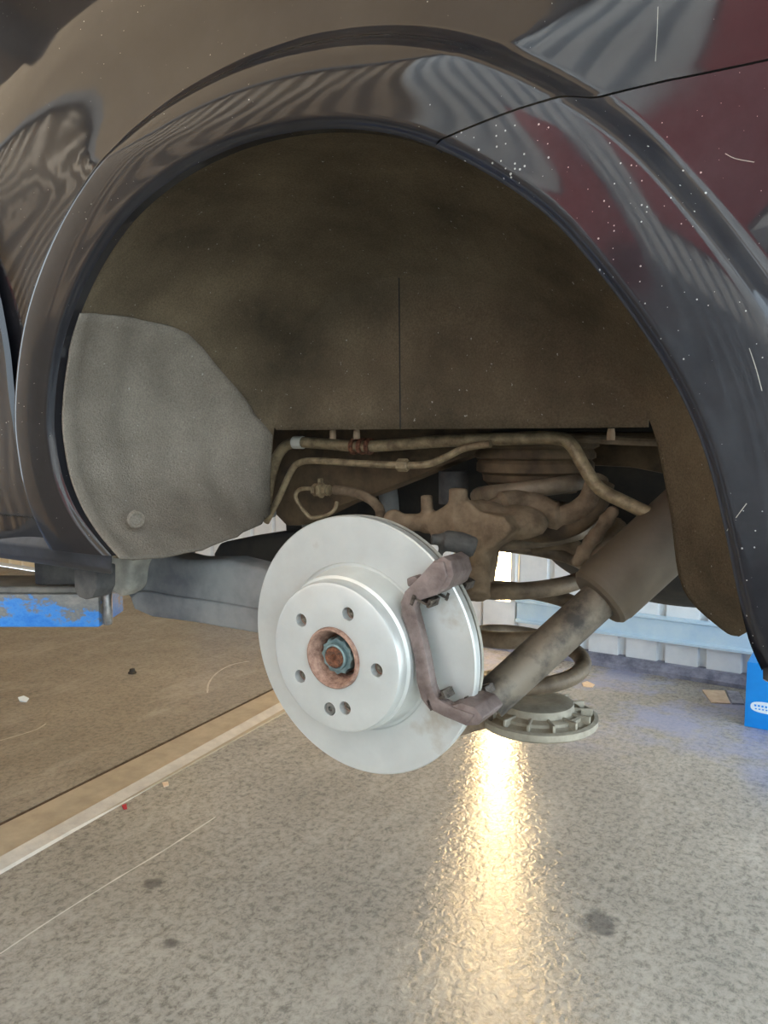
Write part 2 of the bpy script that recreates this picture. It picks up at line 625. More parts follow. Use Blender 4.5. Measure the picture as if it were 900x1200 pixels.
zr0, zr1 = at(719, 744, YB - 0.06).z, at(719, 716, YB - 0.06).z
xr0 = at(610, 720, YB).x
rail = [(xr0, YB - 0.03, zr0), (xr0, YB - 0.075, zr0), (xr0, YB - 0.075, zr0 + 0.012), (xr0, YB - 0.055, zr0 + 0.02),
        (xr0, YB - 0.055, zr1 - 0.02), (xr0, YB - 0.075, zr1 - 0.012), (xr0, YB - 0.075, zr1), (xr0, YB - 0.03, zr1)]
structure(obj('trim_2', prism(rail, (XR - xr0, 0, 0)), M['rail'], ang=None), 'pale blue steel rail along the bottom of the back wall', 'trim')
structure(obj('baseboard_back', prism([(-1.7, YB, 0), (-1.7, YB - 0.11, 0), (-1.7, YB - 0.11, 0.02), (-1.7, YB - 0.05, 0.05), (-1.7, YB, 0.05)], (XR + 1.7, 0, 0)), M['flash'], ang=None),
          'grey sheet flashing along the foot of the back wall', 'baseboard')
YO = -4.2
wf = structure(obj('wall_front', box((-9.0, YO - 0.30, 0), (4.0, YO - 0.04, 7.2)), M['reflected_facade'], ang=None), 'unseen ribbed steel wall across the yard, raised to fill the paint reflections', 'wall')  # unseen; height and plain brown top shaped for paint reflections and frontal light


def front_sheet(w, h, ribs):
    prof = []
    pw = w / ribs
    for i in range(ribs):
        x = i * pw
        prof += [(x, 0.0), (x + pw / 2 - 0.030, 0.0), (x + pw / 2 - 0.018, 0.05), (x + pw / 2 + 0.018, 0.05), (x + pw / 2 + 0.030, 0.0)]
    prof.append((w, 0.0))
    vs, fs = [], []
    for x, y in prof:
        vs += [(x, y, 0), (x, y, h)]
    for i in range(len(prof) - 1):
        fs.append((2 * i, 2 * i + 1, 2 * i + 3, 2 * i + 2))
    return vs, fs


ms = None
mg = None
for i in range(16):
    x = -8.9 + 0.8 * i
    if ms is None:
        o = obj('steel_sheet', front_sheet(0.8, 4.7, 4), M['sheet_front'], ang=None)
        ms = o.data
        mg = ms.copy()
        mg.materials.clear()
        mg.materials.append(M['sheet'])
    else:
        o = bpy.data.objects.new('steel_sheet', ms if x < -2.6 else mg)
        COL.objects.link(o)
    o.location = (x, YO, 0)
    o.parent = wf
obj('gutter', box((-9.0, YO - 0.02, 4.7), (4.0, YO + 0.10, 4.82), 0.01), M['beam'], wf)

# ------------------------------------------------------------------ the car
car = empty('car', (0, 0.7, 0.86))
tag(car, 'black car raised on a lift with its rear wheel taken off', 'car')
YL = -0.13   # plane of the wheel arch lip

LIP_PX = [(128, 652), (105, 625), (86, 595), (72, 560), (65, 525), (62, 490), (66, 440), (76, 390), (97, 335), (125, 285),
          (160, 242), (210, 203), (270, 173), (330, 156), (390, 150), (450, 155), (508, 172), (570, 203), (640, 252), (700, 318),
          (760, 400), (800, 470), (828, 540), (848, 620), (862, 690), (876, 750), (892, 788)]
LIP = catmull([at(a, b, YL) for a, b in LIP_PX], 5)
LIPXZ = np.array([(p.x, p.z) for p in LIP])
I_SEAM = 16 * 5


def lip_d(P):
    """distance of (n,2) points from the arch lip"""
    a, b = LIPXZ[:-1], LIPXZ[1:]
    ab = b - a
    ap = P[:, None, :] - a[None]
    t = np.clip((ap * ab).sum(-1) / (ab * ab).sum(-1), 0, 1)
    return np.sqrt(((ap - t[..., None] * ab) ** 2).sum(-1)).min(1)


def sstep(a, b, x):
    t = min(max((x - a) / (b - a), 0), 1)
    return t * t * (3 - 2 * t)


def body_y(d, x, z):
    step = 1.0 - sstep(1.32, 1.20, z) if x > 0.2 else 1.0
    y = -0.128
    y -= 0.006 * sstep(0, 0.008, d)
    y += -0.003 * sstep(0.010, 0.072, d) - 0.0015 * math.sin(math.pi * min(max((d - 0.008) / 0.064, 0), 1))
    y += (0.017 * sstep(0.068, 0.084, d)) * step
    y -= 0.012 * sstep(0.09, 0.30, d) * step
    if z > 1.50:
        y += 0.12 * (z - 1.50) + 0.10 * (z - 1.50) ** 2
    if z < 1.15:
        y += 0.55 * (1.15 - z) ** 2
    if x > 0.45:
        y += 0.20 * (x - 0.45) ** 2
    return y


DS = [0.0, .002, .004, .006, .008, .012, .018, .026, .034, .042, .050, .058, .064, .068, .071, .074, .077, .080, .084, .09,
      .10, .115, .13, .15, .17, .20, .23, .26, .30, .35, .40, .46, .52, .6, .7, .85, 1.0, 1.2]


def row_points(L, curve, nmax=len(DS)):
    """curve: dense (n,2) path from the lip outward; sample at equal distances from the lip"""
    d = lip_d(curve)
    d = np.maximum.accumulate(d)
    out = []
    for k, dv in enumerate(DS):
        if dv >= d[-1]:
            out.append(curve[-1])
        else:
            j = int(np.searchsorted(d, dv))
            if j == 0:
                out.append(curve[0])
            else:
                t = (dv - d[j - 1]) / max(d[j] - d[j - 1], 1e-9)
                out.append(curve[j - 1] + (curve[j] - curve[j - 1]) * t)
    return out


def seg_curve(a, b, n=500):
    t = np.linspace(0, 1, n)[:, None] ** 2
    return np.array(a)[None] * (1 - t) + np.array(b)[None] * t


def panel(rows, roll_first=None):
    vs, fs = [], []
    nr, nc = len(rows), len(DS)
    for r in rows:
        for k, P in enumerate(r):
            dd = float(lip_d(np.array([P]))[0])
            vs.append((P[0], body_y(dd, P[0], P[1]), P[1]))
    for i in range(nr - 1):
        for k in range(nc - 1):
            q = [i * nc + k, (i + 1) * nc + k, (i + 1) * nc + k + 1, i * nc + k + 1]
            p4 = [vs[j] for j in q]
            keep = []
            for j in q:
                if not any(sum((vs[j][c] - vs[m][c]) ** 2 for c in range(3)) < 1e-12 for m in keep):
                    keep.append(j)
            if len(keep) >= 3:
                fs.append(keep)
    # return flange along the lip
    base = len(vs)
    for r in rows:
        P = r[0]
        vs.append((P[0], -0.126, P[1]))
        vs.append((P[0], -0.118, P[1]))
    for i in range(nr - 1):
        if (Vector(vs[base + 2 * i]) - Vector(vs[base + 2 * i + 2])).length < 1e-6:
            continue
        fs.append([i * nc, base + 2 * i, base + 2 * i + 2, (i + 1) * nc])
        fs.append([base + 2 * i, base + 2 * i + 1, base + 2 * i + 3, base + 2 * i + 2])
    return vs, fs, nc


def weld(vf):
    bm = bmesh.new()
    v = [bm.verts.new(p) for p in vf[0]]
    for f in vf[1]:
        try:
            bm.faces.new([v[i] for i in f])
        except ValueError:
            pass
    bmesh.ops.remove_doubles(bm, verts=bm.verts, dist=1e-6)
    return bm


ctr = np.array((0.03, 1.02))
S0 = LIPXZ[I_SEAM]
seam_px = [(508, 172), (572, 148), (640, 126), (760, 98), (900, 71)]
seam_pts = [at(a, b, -0.128 if i < 3 else -0.124) for i, (a, b) in enumerate(seam_px)]
sd = (seam_pts[-1] - seam_pts[-2]).normalized()
seam_pts.append(seam_pts[-1] + sd * 0.35)
seam_pts.append(seam_pts[-1] + sd * 0.45)
seam_c = np.array([(q.x, q.z) for q in catmull(seam_pts, 60)])
seam_c[0] = S0
rows = []
XA, ZT = -1.5, 2.1


def rect_hit(L, d):
    ts = []
    if d[0] < 0:
        ts.append((XA - L[0]) / d[0])
    if d[0] > 0:
        ts.append((1.2 - L[0]) / d[0])
    if d[1] > 0:
        ts.append((ZT - L[1]) / d[1])
    return L + d * min(ts)


L0 = LIPXZ[0]
for k in range(5):
    a = -0.0 + (k / 5.0)
    d0 = L0 - ctr
    d0 = d0 / np.linalg.norm(d0)
    dh = np.array((-1.0, -0.004))
    d = dh * (1 - a) + d0 * a
    rows.append(row_points(L0, seg_curve(L0, rect_hit(L0, d))))
for i in range(0, I_SEAM + 1):
    L = LIPXZ[i]
    d = (L - ctr) / np.linalg.norm(L - ctr)
    rows.append(row_points(L, seg_curve(L, rect_hit(L, d))))
dl = (S0 - ctr) / np.linalg.norm(S0 - ctr)
ds = (seam_c[40] - S0) / np.linalg.norm(seam_c[40] - S0)
a0, a1 = math.atan2(dl[1], dl[0]), math.atan2(ds[1], ds[0])
NF = 22
for k in range(1, NF + 1):
    f = k / NF
    a = a0 + (a1 - a0) * f
    d = np.array((math.cos(a), math.sin(a)))
    st = seg_curve(S0, rect_hit(S0, d))
    up_ = seam_c + np.array((0, 0.0016))
    up_[0] = S0
    if f > 0.6:
        w = ((f - 0.6) / 0.4) ** 1.5
        m = len(seam_c)
        idx = np.linspace(0, len(st) - 1, m).astype(int)
        # blend by equal arc length
        def resamp(c, m):
            s = np.concatenate([[0], np.cumsum(np.linalg.norm(np.diff(c, axis=0), axis=1))])
            u = np.linspace(0, 1, m) ** 2 * s[-1]
            return np.stack([np.interp(u, s, c[:, 0]), np.interp(u, s, c[:, 1])], 1)
        st = resamp(st, 500) * (1 - w) + resamp(up_, 500) * w
    rows.append(row_points(S0, st))
vs, fs, nc = panel(rows)
# roll the seam edge inwards
last = (len(rows) - 1) * nc
b = len(vs)
for k in range(nc):
    x, y, z = vs[last + k]
    vs.append((x, y + 0.012, z + 0.001))
for k in range(nc - 1):
    fs.append([last + k, last + k + 1, b + k + 1, b + k])
quarter = obj('quarter_panel', weld((vs, fs)), M['paint'], car, ang=40)

rows = []
E1 = np.array((1.2, 0.98))
SE = seam_c[-1]
NB = len(LIPXZ) - 1 - I_SEAM
for k in range(NB + 1):
    L = LIPXZ[I_SEAM + k]
    f = k / NB
    O = SE * (1 - f) + E1 * f
    st = seg_curve(L, O)
    w = max(0.0, 1 - f * 2.2) ** 1.3
    dn = seam_c - np.array((0, 0.0016))
    if w > 0:
        s = np.concatenate([[0], np.cumsum(np.linalg.norm(np.diff(dn, axis=0), axis=1))])
        u = np.linspace(0, 1, 500) ** 2 * s[-1]
        c2 = np.stack([np.interp(u, s, dn[:, 0]), np.interp(u, s, dn[:, 1])], 1)
        c2 = c2 + (L - c2[0]) * (1 - np.linspace(0, 1, 500)[:, None] ** 2)
        c2 = c2 + (O - c2[-1]) * (np.linspace(0, 1, 500)[:, None] ** 2)
        st = st * (1 - w) + c2 * w
    rows.append(row_points(L, st))
vs, fs, nc = panel(rows)
b = len(vs)
for k in range(nc):
    x, y, z = vs[k]
    vs.append((x, y + 0.012, z - 0.001))
for k in range(nc - 1):
    fs.append([k, b + k, b + k + 1, k + 1])
# bottom edge turned under
last = (len(rows) - 1) * nc
b = len(vs)
for dy, dz in ((0.004, -0.008), (0.014, -0.012), (0.06, -0.012)):
    for k in range(nc):
        x, y, z = vs[last + k]
        vs.append((x, y + dy, z + dz))
for j in range(3):
    for k in range(nc - 1):
        a_ = last if j == 0 else b + (j - 1) * nc
        fs.append([a_ + k, a_ + k + 1, b + j * nc + k + 1, b + j * nc + k])
bumper = obj('rear_bumper', weld((vs, fs)), M['paint_dusty'], car, ang=40)
tag(bumper, 'dusty black rear bumper cover behind the wheel arch')

# rear door: its rear lower corner stands just in front of the arch
door_px = [(-60, 150), (-15, 300), (6, 400), (14, 470), (26, 540), (38, 585), (43, 606)]
de = catmull([at(a, b_, -0.135) for a, b_ in door_px], 6)
vs, fs = [], []
cols = [0, 0.004, 0.01, 0.05, 0.2, 0.6, 1.0]
for q in de:
    for c in cols:
        x = q.x - c * 0.9
        y = body_y(0.3, q.x, q.z) - 0.004
        vs.append((x, y if c > 0 else y + 0.006, q.z))
n = len(cols)
for i in range(len(de) - 1):
    for k in range(n - 1):
        fs.append([i * n + k, i * n + k + 1, (i + 1) * n + k + 1, (i + 1) * n + k])
b = len(vs)
l0 = (len(de) - 1) * n
for k in range(n):
    vs.append((vs[l0 + k][0], vs[l0 + k][1] + 0.010, vs[l0 + k][2] - 0.004))
for k in range(n - 1):
    fs.append([l0 + k, l0 + k + 1, b + k + 1, b + k])
obj('rear_door', weld((vs, fs)), M['paint'], car, ang=40)

# sill trim below the door
sx = at(131, 655, -0.10).x
prof = [(-0.116, 1.076), (-0.122, 1.062), (-0.118, 1.046), (-0.106, 1.036), (-0.07, 1.033), (-0.02, 1.035), (-0.02, 1.076)]
sill = obj('sill_trim', prism([(at(131, 655, y).x, y, z) for y, z in prof], (-1.3, 0, 0), 0.003, 2), M['sill'], car)
obj('jack_tab', pxprism([(86, 660), (113, 664), (113, 690), (108, 700), (100, 703), (92, 700), (87, 692)], -0.085, 0.03, 0.003), M['rubber'], car)

# ------------------------------------------------------------------ wheel arch liner
TAN = np.gradient(LIPXZ, axis=0)
TAN /= np.linalg.norm(TAN, axis=1)[:, None]
NRM = np.stack([-TAN[:, 1], TAN[:, 0]], 1)
VPROF = [(-0.121, 0.001, 0), (-0.09, 0.010, 0), (-0.03, 0.014, 0), (0.03, 0.012, .04), (0.08, 0.004, .15), (0.12, 0.0, .32),
         (0.15, 0.0, .52), (0.172, 0.0, .70), (0.187, 0.0, .85), (0.196, 0.0, .95), (0.20, 0.0, 1.0)]


BPX = [(317, 602), (317, 590), (317, 577), (317, 563), (318, 548), (319, 530), (321, 506), (325, 475), (332, 440), (345, 405), (365, 375), (390, 350),
       (420, 335), (450, 328), (480, 325), (515, 325), (550, 330), (590, 341), (635, 360), (690, 395), (735, 442), (763, 498), (774, 540), (786, 605), (800, 690), (846, 738), (866, 746)]
BACK = catmull([at(a, b, 0.20) for a, b in BPX], 5)


def liner_pt(i, v, lift=0.0):
    Y, o, k = v
    P = LIPXZ[i] + NRM[i] * o
    B = np.array((BACK[i].x, BACK[i].z))
    Q = P * (1 - k) + B * k
    return Vector((Q[0] + lift, Y - lift * k, Q[1]))


I0, I1 = 0, 130
ZB = 1.212
vs, fs = [], []
nv = len(VPROF)
idx = list(range(I0, I1 + 1))
for i in idx:
    for v in VPROF:
        vs.append(liner_pt(i, v))
for a in range(len(idx) - 1):
    for k in range(nv - 1):
        fs.append([a * nv + k, a * nv + k + 1, (a + 1) * nv + k + 1, (a + 1) * nv + k])
back = [a for a in range(len(idx)) if vs[a * nv + nv - 1].z > ZB + 0.004]
xb0, xb1 = vs[back[0] * nv + nv - 1].x, vs[back[-1] * nv + nv - 1].x
SPLIT = 0.49
NR = 8
vs2, fs2 = [], []      # back wall, two felt panels meeting at an upright seam
ring = {}
for a in back:
    B = vs[a * nv + nv - 1]
    xe = min(max(B.x, xb0), xb1)
    E = Vector((xe, 0.204, ZB))
    ring[a] = []
    for k in range(NR + 1):
        t = k / NR
        ring[a].append(B.lerp(E, t))
xm = at(470, 420, 0.2).x
mid = min(back, key=lambda a: abs(vs[a * nv + nv - 1].x - xm))
b = len(vs)
order = list(back)
for a in order:
    for k in range(NR + 1):
        vs.append(ring[a][k])
for j in range(len(order) - 1):
    for k in range(NR):
        fs.append([b + j * (NR + 1) + k, b + j * (NR + 1) + k + 1, b + (j + 1) * (NR + 1) + k + 1, b + (j + 1) * (NR + 1) + k])
liner = obj('arch_liner', weld((vs, fs)), M['felt_brown'], car, ang=60)
tag(liner, 'brown felt lining of the wheel arch')
so = liner.modifiers.new('thick', 'SOLIDIFY')
so.thickness = 0.003
so.offset = 1
sm_ = bmesh.new()
add_tube(sm_, catmull(ring[mid], 2), 0.0011, 6)
obj('liner_seam', sm_, M['dark'], liner)

# grey front panel of the liner, lapped over the brown felt
vs, fs = [], []
itop = max(i for i in range(len(LIPXZ) // 2) if LIPXZ[i][1] < 1.345)
NK = 14
ys = [v[0] for v in VPROF]


def vat(Y):
    o = np.interp(Y, ys, [v[1] for v in VPROF])
    k = np.interp(Y, ys, [v[2] for v in VPROF])
    return (Y, o, k)


frows = list(range(0, itop + 1))
for i in frows:
    z = LIPXZ[i][1]
    ymax = float(np.interp(z, [1.0, 1.27, 1.31, 1.34, 1.36], [0.1985, 0.1985, 0.13, 0.06, 0.01]))
    for k in range(NK + 1):
        Y = -0.119 + (ymax + 0.119) * k / NK
        q = liner_pt(i, vat(Y), 0.004)
        g = 0.004 * math.sin(Y * 95) * (0.5 if z > 1.3 else 1)
        q.x += g
        vs.append(q)
for j in range(len(frows) - 1):
    for k in range(NK):
        fs.append([j * (NK + 1) + k, j * (NK + 1) + k + 1, (j + 1) * (NK + 1) + k + 1, (j + 1) * (NK + 1) + k])
fl = obj('front_liner_panel', weld((vs, fs)), M['felt_grey'], car, ang=60)
tag(fl, 'dusty grey felt panel at the front of the wheel arch')
so = fl.modifiers.new('thick', 'SOLIDIFY')
so.thickness = 0.003
so.offset = 1


def frame(c, axis):
    """matrix whose local Y is axis"""
    y = Vector(axis).normalized()
    r = Vector((0, 0, 1)) if abs(y.z) < 0.9 else Vector((1, 0, 0))
    x = y.cross(r).normalized()
    z = x.cross(y)
    return Matrix.Translation(c) @ Matrix((x, y, z)).transposed().to_4x4()


# push clip in the front panel
cc_ = liner_pt(5, vat(-0.065), 0.006)
cp = at(132, 606, cc_.y)
c0 = Vector((cc_.x + 0.004, cp.y, cp.z))
clip = obj('liner_clip', lathe([(0, 0.0), (0.011, 0.0), (0.012, 0.002), (0.010, 0.005), (0.0075, 0.005), (0.0065, 0.003), (0.003, 0.003), (0, 0.0035)], frame(c0, (1, -0.25, 0)), 24, False), M['felt_grey'], car)
# wheel arch lip screws at the top of the opening
for a_, b_ in ((390, 508), (418, 508), (716, 508)):
    obj('liner_stud', lathe([(0, -0.006), (0.004, -0.006), (0.005, 0.0), (0.005, 0.008), (0, 0.008)], frame(at(a_, b_, 0.215), (0, 0, -1)), 10, False), M['brown_dust'], car)

# ------------------------------------------------------------------ hub and brake disc
HUB = Vector((0, 0, 0.96515))
D = Matrix.Translation(HUB) @ Matrix.Rotation(0.0533, 4, 'X')
RD, HH, RH = 0.1494, 0.0439, 0.0842
prof = [(0.0345, -HH), (RH - 0.005, -HH), (RH - 0.0015, -HH + 0.0012), (RH, -HH + 0.004), (RH + 0.0005, -HH + 0.014), (RH + 0.0035, -HH + 0.016), (RH + 0.005, -0.012),
        (RH + 0.0065, -0.003), (RH + 0.0085, 0.0012), (RH + 0.0115, 0.0012), (RH + 0.013, 0.0), (RD - 0.0015, 0.0), (RD, 0.0015),
        (RD, 0.0105), (RD - 0.0015, 0.012), (0.078, 0.012), (0.078, -HH + 0.009), (0.0345, -HH + 0.009)]
disc = obj('brake_disc', lathe(prof, D, 144), M['disc'], car, ang=None)
tag(disc, 'silver coated brake disc with five bolt holes')
bolt_ang = [-0.8626 + 2 * math.pi / 5 * k for k in range(5)]
bm = bmesh.new()
for a in bolt_ang:
    T = D @ Matrix.Translation((0.056 * math.sin(a), 0, 0.056 * math.cos(a)))
    add_lathe(bm, [(0, -HH - 0.01), (0.0075, -HH - 0.01), (0.0075, -HH + 0.02), (0, -HH + 0.02)], T, 28, False)
Dinv = D.inverted()
o_, r_ = Dinv @ CAM, (Dinv.to_3x3() @ ray(386.5, 831))
sp = o_ + r_ * ((-HH - o_.y) / r_.y)
T = D @ Matrix.Translation((sp.x, 0, sp.z))
add_lathe(bm, [(0, -HH - 0.01), (0.0075, -HH - 0.01), (0.0075, -HH + 0.0035), (0.004, -HH + 0.006), (0, -HH + 0.006)], T, 28, False)
cut = obj('cutter', bm, M['black'], None, ang=None)
mo = disc.modifiers.new('holes', 'BOOLEAN')
mo.operation = 'DIFFERENCE'
mo.solver = 'EXACT'
mo.object = cut
bpy.context.view_layer.update()
apply_mods(disc)
bpy.data.objects.remove(cut)
disc.data.materials.clear()
disc.data.materials.append(M['disc'])
smooth(disc, 28)
sc_ = obj('retaining_screw', lathe([(0, -HH + 0.0046), (0.0026, -HH + 0.0044), (0.0029, -HH + 0.0008), (0.0062, -HH + 0.0006), (0.0068, -HH + 0.002), (0.0068, -HH + 0.0036), (0.0045, -HH + 0.0052), (0, -HH + 0.0054)], T, 24, False), M['screw'], disc)

hub = obj('wheel_hub', lathe([(0.0235, -HH + 0.03), (0.0240, -HH + 0.016), (0.0262, -HH + 0.010), (0.0305, -HH - 0.0035), (0.0318, -HH - 0.0045), (0.0332, -HH - 0.0040), (0.0342, -HH - 0.002),
                               (0.0342, -HH + 0.0095), (0.070, -HH + 0.0095), (0.070, -HH + 0.022), (0.03, -HH + 0.03)], D, 72), M['rust'], car)
tag(hub, 'rusty hub collar standing through the brake disc')
obj('hub_bore', lathe([(0, -HH + 0.024), (0.026, -HH + 0.024), (0.026, -HH + 0.03), (0, -HH + 0.03)], D, 32, False), M['rust_dark'], hub)
bm = bmesh.new()
for a in bolt_ang:
    T = D @ Matrix.Translation((0.056 * math.sin(a), 0, 0.056 * math.cos(a)))
    add_lathe(bm, [(0, -HH + 0.006), (0.0064, -HH + 0.006), (0.0064, -HH + 0.0205), (0, -HH + 0.0205)], T, 24, False)
cut = obj('cutter', bm, M['rust'], None, ang=None)
mo = hub.modifiers.new('holes', 'BOOLEAN')
mo.operation = 'DIFFERENCE'
mo.solver = 'EXACT'
mo.object = cut
bpy.context.view_layer.update()
apply_mods(hub)
bpy.data.objects.remove(cut)
hub.data.materials.clear()
hub.data.materials.append(M['rust'])
smooth(hub, 35)
for a in bolt_ang:
    T = D @ Matrix.Translation((0.056 * math.sin(a), 0, 0.056 * math.cos(a)))
    th = [(0.0063, -HH + 0.0097)]
    for q in range(7):
        th += [(0.0060, -HH + 0.0098 + 0.0014 * q), (0.0053, -HH + 0.0105 + 0.0014 * q)]
    th.append((0.0063, -HH + 0.0198))
    obj('bolt_thread', lathe(th, T, 20), M['thread'], hub, ang=20)
# twelve point axle nut
pts = []
for k in range(24):
    r = 0.0212 if k % 2 == 0 else 0.0186
    a = 2 * math.pi * k / 24
    pts.append(D @ Vector((r * math.sin(a), -HH + 0.006, r * math.cos(a))))
nut = obj('axle_nut', prism(pts, D.to_3x3() @ Vector((0, 0.016, 0)), 0.0008, 1), M['nut'], car)
tag(nut, 'blue grey twelve point axle nut')
obj('nut_collar', lathe([(0.0128, -HH + 0.001), (0.0145, -HH + 0.002), (0.0150, -HH + 0.007), (0.0118, -HH + 0.007), (0.0118, -HH + 0.002)], D, 32), M['nut'], nut)
obj('shaft_end', lathe([(0, -HH + 0.0035), (0.0035, -HH + 0.003), (0.0045, -HH - 0.0005), (0.0105, -HH - 0.001), (0.0118, -HH + 0.001), (0.0118, -HH + 0.012), (0, -HH + 0.012)], D, 32, False), M['rust_dark'], nut)

# ------------------------------------------------------------------ caliper bracket
bar_px = [(507, 658), (498, 668), (489, 678), (474, 693), (469, 706), (471, 724), (479, 746), (485, 770), (488, 800), (493, 819), (502, 831), (520, 840), (546, 851),
          (556, 838), (530, 829), (512, 819), (506, 806), (499, 768), (491, 735), (485, 712), (489, 705), (512, 697), (524, 676), (520, 658)]
bracket = obj('caliper_bracket', pxprism(bar_px, -0.026, 0.013, 0.0022, 2), M['bracket'], car, ang=50)
tag(bracket, 'brown iron caliper bracket around the disc edge, caliper removed')
obj('upper_arm', pxprism([(507, 658), (490, 679), (487, 703), (512, 697), (526, 688), (532, 674), (528, 658), (519, 652)], -0.024, 0.042, 0.0018, 2), M['bracket'], bracket, ang=50)
obj('lower_arm', pxprism([(512, 835), (546, 851), (560, 850), (566, 842), (556, 829), (540, 824), (524, 828)], -0.024, 0.05, 0.0018, 2), M['bracket'], bracket, ang=50)
obj('bracket_lug', pxprism([(476, 678), (484, 675), (492, 680), (484, 690), (477, 687)], -0.020, 0.02, 0.002), M['bracket'], bracket)


def pad_clip(px, py, Y, s=1.0, rot=0.0):
    c = at(px, py, Y)
    T = Matrix.Translation(c) @ Matrix.Rotation(rot, 4, 'Y')
    bm = bmesh.new()
    add_box(bm, (-0.006 * s, -0.010, -0.0012), (0.006 * s, 0.010, 0.0012), T)
    add_box(bm, (-0.0062 * s, -0.012, -0.008), (-0.0042 * s, -0.003, 0.003), T)
    add_box(bm, (0.0040 * s, -0.009, -0.003), (0.0058 * s, 0.011, 0.0055), T)
    add_box(bm, (-0.003 * s, 0.004, -0.0012), (0.005 * s, 0.010, 0.0062), T)
    obj('pad_clip', bm, M['clip'], bracket, ang=None)


pad_clip(499, 703, -0.016, 1.7, 0.35)
pad_clip(521, 695, 0.004, 1.6, 0.35)
pad_clip(543, 684, 0.030, 1.3, 0.35)
pad_clip(517, 817, -0.014, 1.8, -0.5)
pad_clip(544, 822, 0.006, 1.7, -0.4)
pad_clip(566, 811, 0.034, 1.6, -0.4)

# ------------------------------------------------------------------ suspension
bm = bmesh.new()
a, b = at(572, 822, 0.11), at(712, 694, 0.22)
add_tube(bm, [a, b], 0.0235, 40)
sh = obj('shock_absorber', bm, M['shock'], car)
tag(sh, 'dusty telescopic shock absorber')
dirn = (b - a).normalized()
c = at(703, 700, 0.213)
e = c + dirn * 0.33
bm = bmesh.new()
add_tube(bm, [c - dirn * 0.004, c, c + dirn * 0.008, c + dirn * 0.01, e], [0.036, 0.040, 0.041, 0.042, 0.0435], 48)
obj('dust_cover', bm, M['shock_cover'], sh)
SA = at(624, 690, 0.36)
SX, SY = SA.x, SA.y
z0, z1 = at(624, 806, 0.36).z, at(624, 560, 0.36).z
pts = []
turns = 4.5
N = 220
pitch_ = (z1 - z0) / turns
for i in range(N + 1):
    f = i / N
    a = 2 * math.pi * turns * f + 2.9
    R = 0.081 - 0.012 * max(0, 0.25 - f) / 0.25
    pts.append((SX + R * math.cos(a), SY + R * math.sin(a), z0 + (z1 - z0) * f))
bm = bmesh.new()
add_tube(bm, pts, 0.0120, 14)
sp_ = obj('coil_spring', bm, M['spring'], car)
tag(sp_, 'dusty coil spring behind the shock absorber')
# upper perch: stacked rubber and steel rings
T = Matrix.Translation((SX, SY, z1)) @ Matrix.Rotation(math.pi / 2, 4, 'X')
obj('spring_perch', lathe([(0, 0.060), (0.088, 0.060), (0.090, 0.046), (0.082, 0.042), (0.086, 0.036), (0.086, 0.030), (0.080, 0.027), (0.084, 0.022), (0.084, 0.010), (0.076, 0.006),
                            (0.074, -0.004), (0.064, -0.012), (0.06, -0.02), (0, -0.02)], T, 56, False), M['brown_dark'], car)
# lower seat: ribbed dish
DC = at(626, 836, 0.36)
zd = DC.z - 0.012
COILX = SX
SX = DC.x + 0.004
T = Matrix.Translation((SX, SY, zd)) @ Matrix.Rotation(math.pi / 2, 4, 'X')
seat = obj('spring_seat', lathe([(0, 0.0), (0.084, 0.0), (0.089, 0.004), (0.089, 0.013), (0.083, 0.015), (0.079, 0.010), (0.055, 0.022), (0.053, 0.032), (0.036, 0.036), (0.0, 0.03)], T, 64, False), M['seat'], car)
tag(seat, 'ribbed round spring seat on the lower arm')
for k in range(14):
    a = 2 * math.pi * k / 14
    Mx = Matrix.Translation((SX, SY, zd)) @ Matrix.Rotation(a, 4, 'Z')
    obj('rib', box((0.050, -0.0022, 0.006), (0.081, 0.0022, 0.024), 0.0008, 1, Mx), M['seat'], seat)
T2 = Matrix.Translation((SX, SY, zd)) @ Matrix.Rotation(math.pi / 2, 4, 'X')
obj('seat_ring', lathe([(0.064, 0.008), (0.068, 0.008), (0.068, 0.020), (0.064, 0.022)], T2, 56), M['seat'], seat)
# lower arm carrying the seat, reaching in under the car
bm = bmesh.new()
add_prism(bm, [(SX - 0.04, SY - 0.05, zd + 0.002), (SX - 0.01, SY + 0.05, zd + 0.002), (-0.02, 0.16, zd + 0.002), (-0.06, 0.10, zd + 0.002)], (0, 0, 0.02))
obj('lower_control_arm', bm, M['brown_dust'], car)

# big covered arm reaching forward from the hub
arm = obj('trailing_arm', pxprism([(160, 640), (185, 648), (215, 656), (262, 656), (310, 668), (345, 690), (345, 752), (300, 742), (225, 728), (178, 722), (158, 712), (147, 697), (146, 672), (150, 650)], 0.085, 0.055, 0.012, 4), M['arm'], car, ang=50)
tag(arm, 'grey covered suspension arm reaching forward below the liner')
obj('lower_cover', pxprism([(152, 700), (160, 693), (172, 693), (205, 699), (255, 706), (300, 714), (345, 726), (345, 752), (300, 742), (225, 729), (178, 723), (157, 714)], 0.079, 0.02, 0.004, 3), M['arm'], arm, ang=50)
bm = bmesh.new()
add_prism(bm, [at(x, y, 0.05) for x, y in ((126, 642), (158, 627), (172, 634), (160, 650), (152, 668), (150, 690), (140, 700), (128, 694), (120, 672))], (0, 0.05, 0))
add_tube(bm, [at(174, 652, 0.10), at(174, 652, 0.15)], 0.028, 28)
cast('arm_mount', bm, M['alloy_dusty'], car, 0.006, 3)
bm = bmesh.new()
add_tube(bm, catmull([at(155, 640, 0.16), at(165, 628, 0.16), at(180, 624, 0.16), at(195, 634, 0.16), at(199, 655, 0.16)], 6), 0.0035, 8)
obj('bush_rim', bm, M['alloy_dusty'], car)
obj('mount_bracket', pxprism([(186, 614), (212, 612), (214, 655), (200, 655), (192, 634)], 0.18, 0.03, 0.003), M['arm'], car)
bm = bmesh.new()
